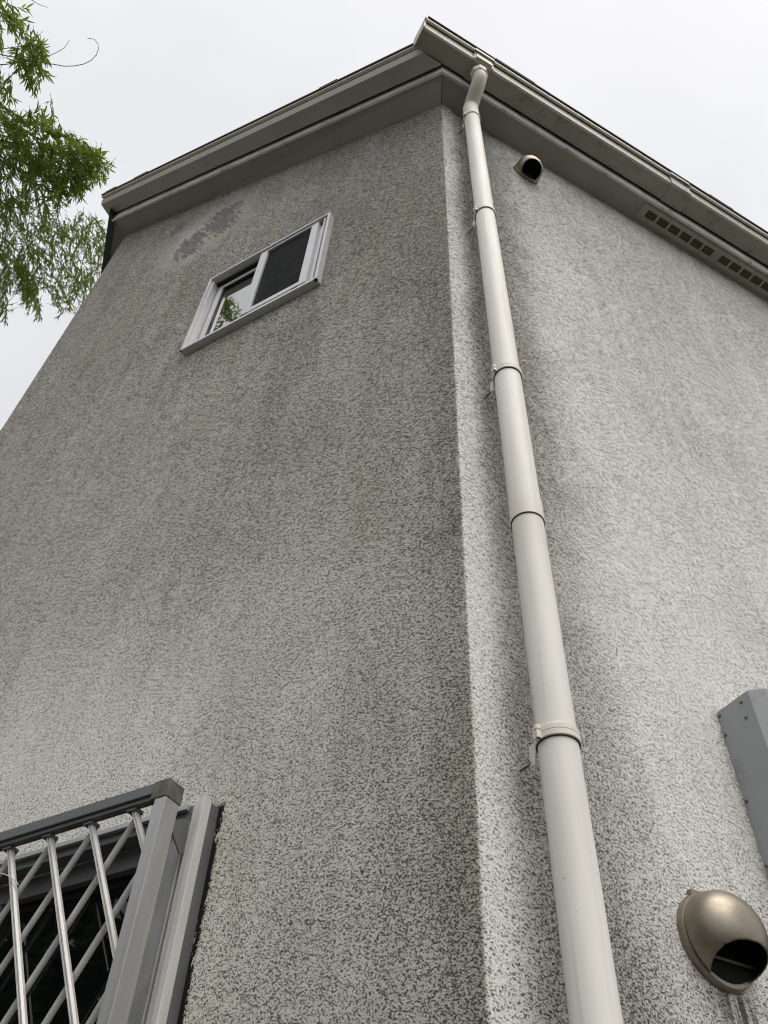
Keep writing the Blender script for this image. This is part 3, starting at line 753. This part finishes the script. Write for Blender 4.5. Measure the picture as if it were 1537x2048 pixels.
PB = {
'H': [(-.1,-.95),(.10,-.85),(.34,-1.0),(.52,-1.25),(.40,-1.32),(.2,-1.2)],
'A': [(-1.26,.68),(-1.0,.84),(-.86,.71),(-.81,.69),(-.80,.58),(-.83,.42),(-.91,.24)],
'B': [(-.75,.61),(-.69,.68),(-.58,.64),(-.55,.56),(-.50,.51),(-.46,.40),(-.58,.44),(-.67,.42)],
'C': [(-.83,.13),(-.66,.28),(-.57,.31),(-.52,.19),(-.66,-.08)],
'D1': [(-.55,.08),(-.34,.22),(-.34,.36),(-.28,.40),(-.21,.31),(-.07,.32),(.02,.30),(.16,.34),(.22,.30),(.20,.20),(.24,.09),(.20,-.01),(-.2,-.1)],
'D2': [(-.64,-.11),(-.46,.10),(-.2,.12),(.18,0),(.22,-.15),(-.22,-.66)],
'E': [(-.24,-.63),(.20,-.18),(.36,-.22),(.39,-.06),(.51,.02),(.78,-.13),(.80,-.53),(.74,-.75),(.62,-.74),(.42,-.62),(.48,-.82),(.34,-.81),(.32,-.92),(.08,-1.05)],
'F': [(.06,-1.02),(.31,-.88),(.46,-1.08),(.55,-1.22),(.44,-1.14),(.28,-1.25)],
'G': [(.22,-.69),(.42,-.69),(.63,-.90),(.55,-.92),(.43,-.88)],
'D3': [(-.07,.34),(.02,.36),(.19,.41),(.28,.36),(.27,.22),(.22,.05),(.1,.1)],
'OUT1': [(-2.3,1.1),(-1.35,1.2),(-1.30,.5),(-1.2,.0),(-2.2,-.2)],
'OUT2': [(-2.2,-.3),(-1.1,-.1),(-.4,-.8),(.1,-1.4),(-1.0,-1.8),(-2.2,-1.5)],
}
def stem(root, pts, r, name='culm', mat='culm', n=8):
    m = MB(); m.tube(pts, r, n); m.build(name, M[mat], root, smooth=True)
bA = empty('bamboo', (-4.6, -2.2, 0)); tag(bA, 'bamboo whose top sprays enter at the upper left with long curling bare tendrils', 'bamboo', 'bamboo stems left of the house')
stem(bA, bez(Vector((-4.6,-2.2,0)), Vector((-4.7,-2.2,4.5)), BP(-1.9,.1,-.3), BP(-1.0,.28), 22), [.028-.0009*i for i in range(23)])
stem(bA, bez(BP(-1.25,.10,-.1), BP(-1.0,.1), BP(-.8,.2), BP(-.62,.52), 10), [.007-.0004*i for i in range(11)], 'branch', 'twig')
stem(bA, bez(BP(-1.3,.15,.1), BP(-.95,.15), BP(-.85,.35), BP(-.68,.62), 10), [.006-.0004*i for i in range(11)], 'branch', 'twig')
td = [(-.95,.30),(-.85,.34),(-.69,.47),(-.56,.57),(-.48,.64),(-.43,.68),(-.38,.74),(-.345,.80),(-.325,.86),(-.325,.92),(-.34,.96),(-.365,.985),(-.40,.99),(-.425,.975),(-.44,.955)]
stem(bA, [BP(a_, b_, -.02) for a_, b_ in td], [.0042-.00018*i for i in range(len(td))], 'tendril', 'twig', 6)
stem(bA, [BP(a_, b_) for a_, b_ in [(-.60,.54),(-.57,.60),(-.545,.66),(-.525,.72),(-.51,.78),(-.52,.85)]], [.0028,.0026,.0024,.0022,.002,.0016], 'tendril', 'twig', 5)
stem(bA, [BP(a_, b_, .02) for a_, b_ in [(-.66,.62),(-.62,.60),(-.57,.605),(-.53,.60),(-.50,.585)]], [.0026,.0024,.0022,.002,.0016], 'tendril', 'twig', 5)
stem(bA, [BP(a_, b_) for a_, b_ in [(-.99,.80),(-.93,.83),(-.87,.85),(-.82,.865),(-.76,.90)]], [.003,.003,.0026,.0022,.0016], 'tendril', 'twig', 5)
foliage(bA, [(PB['A'], 55, (.5, -.4), .085, .25), (PB['B'], 50, (.5, -.45), .08, .18), (PB['C'], 28, (.5, -.5), .08, .2), (PB['OUT1'], 170, (.5, -.4), .09, .5)], 3)
rebaseA = Vector((-4.6, -2.2, 0))
bB = empty('bamboo', (-4.9, -1.2, 0)); tag(bB, 'large drooping mass of bamboo leaves left of the gable end', 'bamboo', 'bamboo stems left of the house')
stem(bB, bez(Vector((-4.9,-1.2,0)), Vector((-5.0,-1.2,4.5)), BP(-1.6,-.8,-.2), BP(-.25,.05,.1), 22), [.03-.0011*i for i in range(23)])
stem(bB, bez(BP(-.9,-.35,.1), BP(-.5,-.25), BP(-.2,-.2), BP(.15,-.05), 10), [.006-.0004*i for i in range(11)], 'branch', 'twig')
stem(bB, bez(BP(-.9,-.5,.1), BP(-.3,-.5), BP(.1,-.5), BP(.5,-.35), 10), [.006-.0004*i for i in range(11)], 'branch', 'twig')
stem(bB, bez(BP(-.8,.0,.1), BP(-.6,.1), BP(-.55,.12), BP(-.30,.22), 10), [.005-.0003*i for i in range(11)], 'branch', 'twig')
foliage(bB, [(PB['D1'], 190, (.55, .05), .078, .25), (PB['D3'], 75, (.6, .05), .075, .2), (PB['D2'], 300, (.5, -.3), .070, .35), (PB['E'], 620, (.55, -.35), .050, .45), (PB['F'], 75, (.35, -.9), .055, .2), (PB['G'], 80, (.35, -.8), .055, .2), (PB['H'], 60, (.35, -.8), .055, .25), (PB['OUT2'], 160, (.4, -.4), .08, .5)], 8)
for r_ in (bA, bB):
    l_ = r_.location.copy(); rebase(r_, l_)

# dense evergreens across the lane: what the dark lower window mirrors
def evergreen(x, y, h, rr, seed, label):
    root = empty('evergreen_tree', (x, y, 0)); tag(root, label, 'tree', 'evergreen trees across the lane')
    rnd = random.Random(seed)
    m = MB(); m.tube([Vector((x, y, 0)), Vector((x+.05, y, h*.4)), Vector((x, y+.05, h*.9))], [.11, .08, .02], 8); m.build('trunk', M['twig'], root)
    vs_, fs_, var = [], [], []
    for i in range(2600):
        t = rnd.random(); z = .4 + (h-.4)*t; r = rr*(1-.55*t)*math.sqrt(rnd.uniform(.15, 1)); a_ = rnd.uniform(0, 2*math.pi)
        leaf(vs_, fs_, var, Vector((x+r*math.cos(a_), y+r*math.sin(a_), z)), Vector((math.cos(a_), math.sin(a_), rnd.uniform(-.6, .3))), Vector((rnd.gauss(0, .4), rnd.gauss(0, .4), 1)), .26, .16, rnd)
    fo = mesh('crown', vs_, fs_, M['leaf'], root); at = fo.data.attributes.new('leafvar', 'FLOAT', 'FACE'); at.data.foreach_set('value', [v*.3 for v in var])
    rebase(root, (x, y, 0))
for i, (x, y, h) in enumerate(((-4.6, -3.4, 4.6), (-3.2, -4.4, 4.9), (-1.6, -5.0, 4.6), (-6.0, -2.6, 4.8))):
    evergreen(x, y, h, 1.0, 20+i, 'evergreen tree across the lane, %s' % ['third from the house corner', 'tallest of the row', 'nearest the house corner', 'farthest from the house corner'][i])
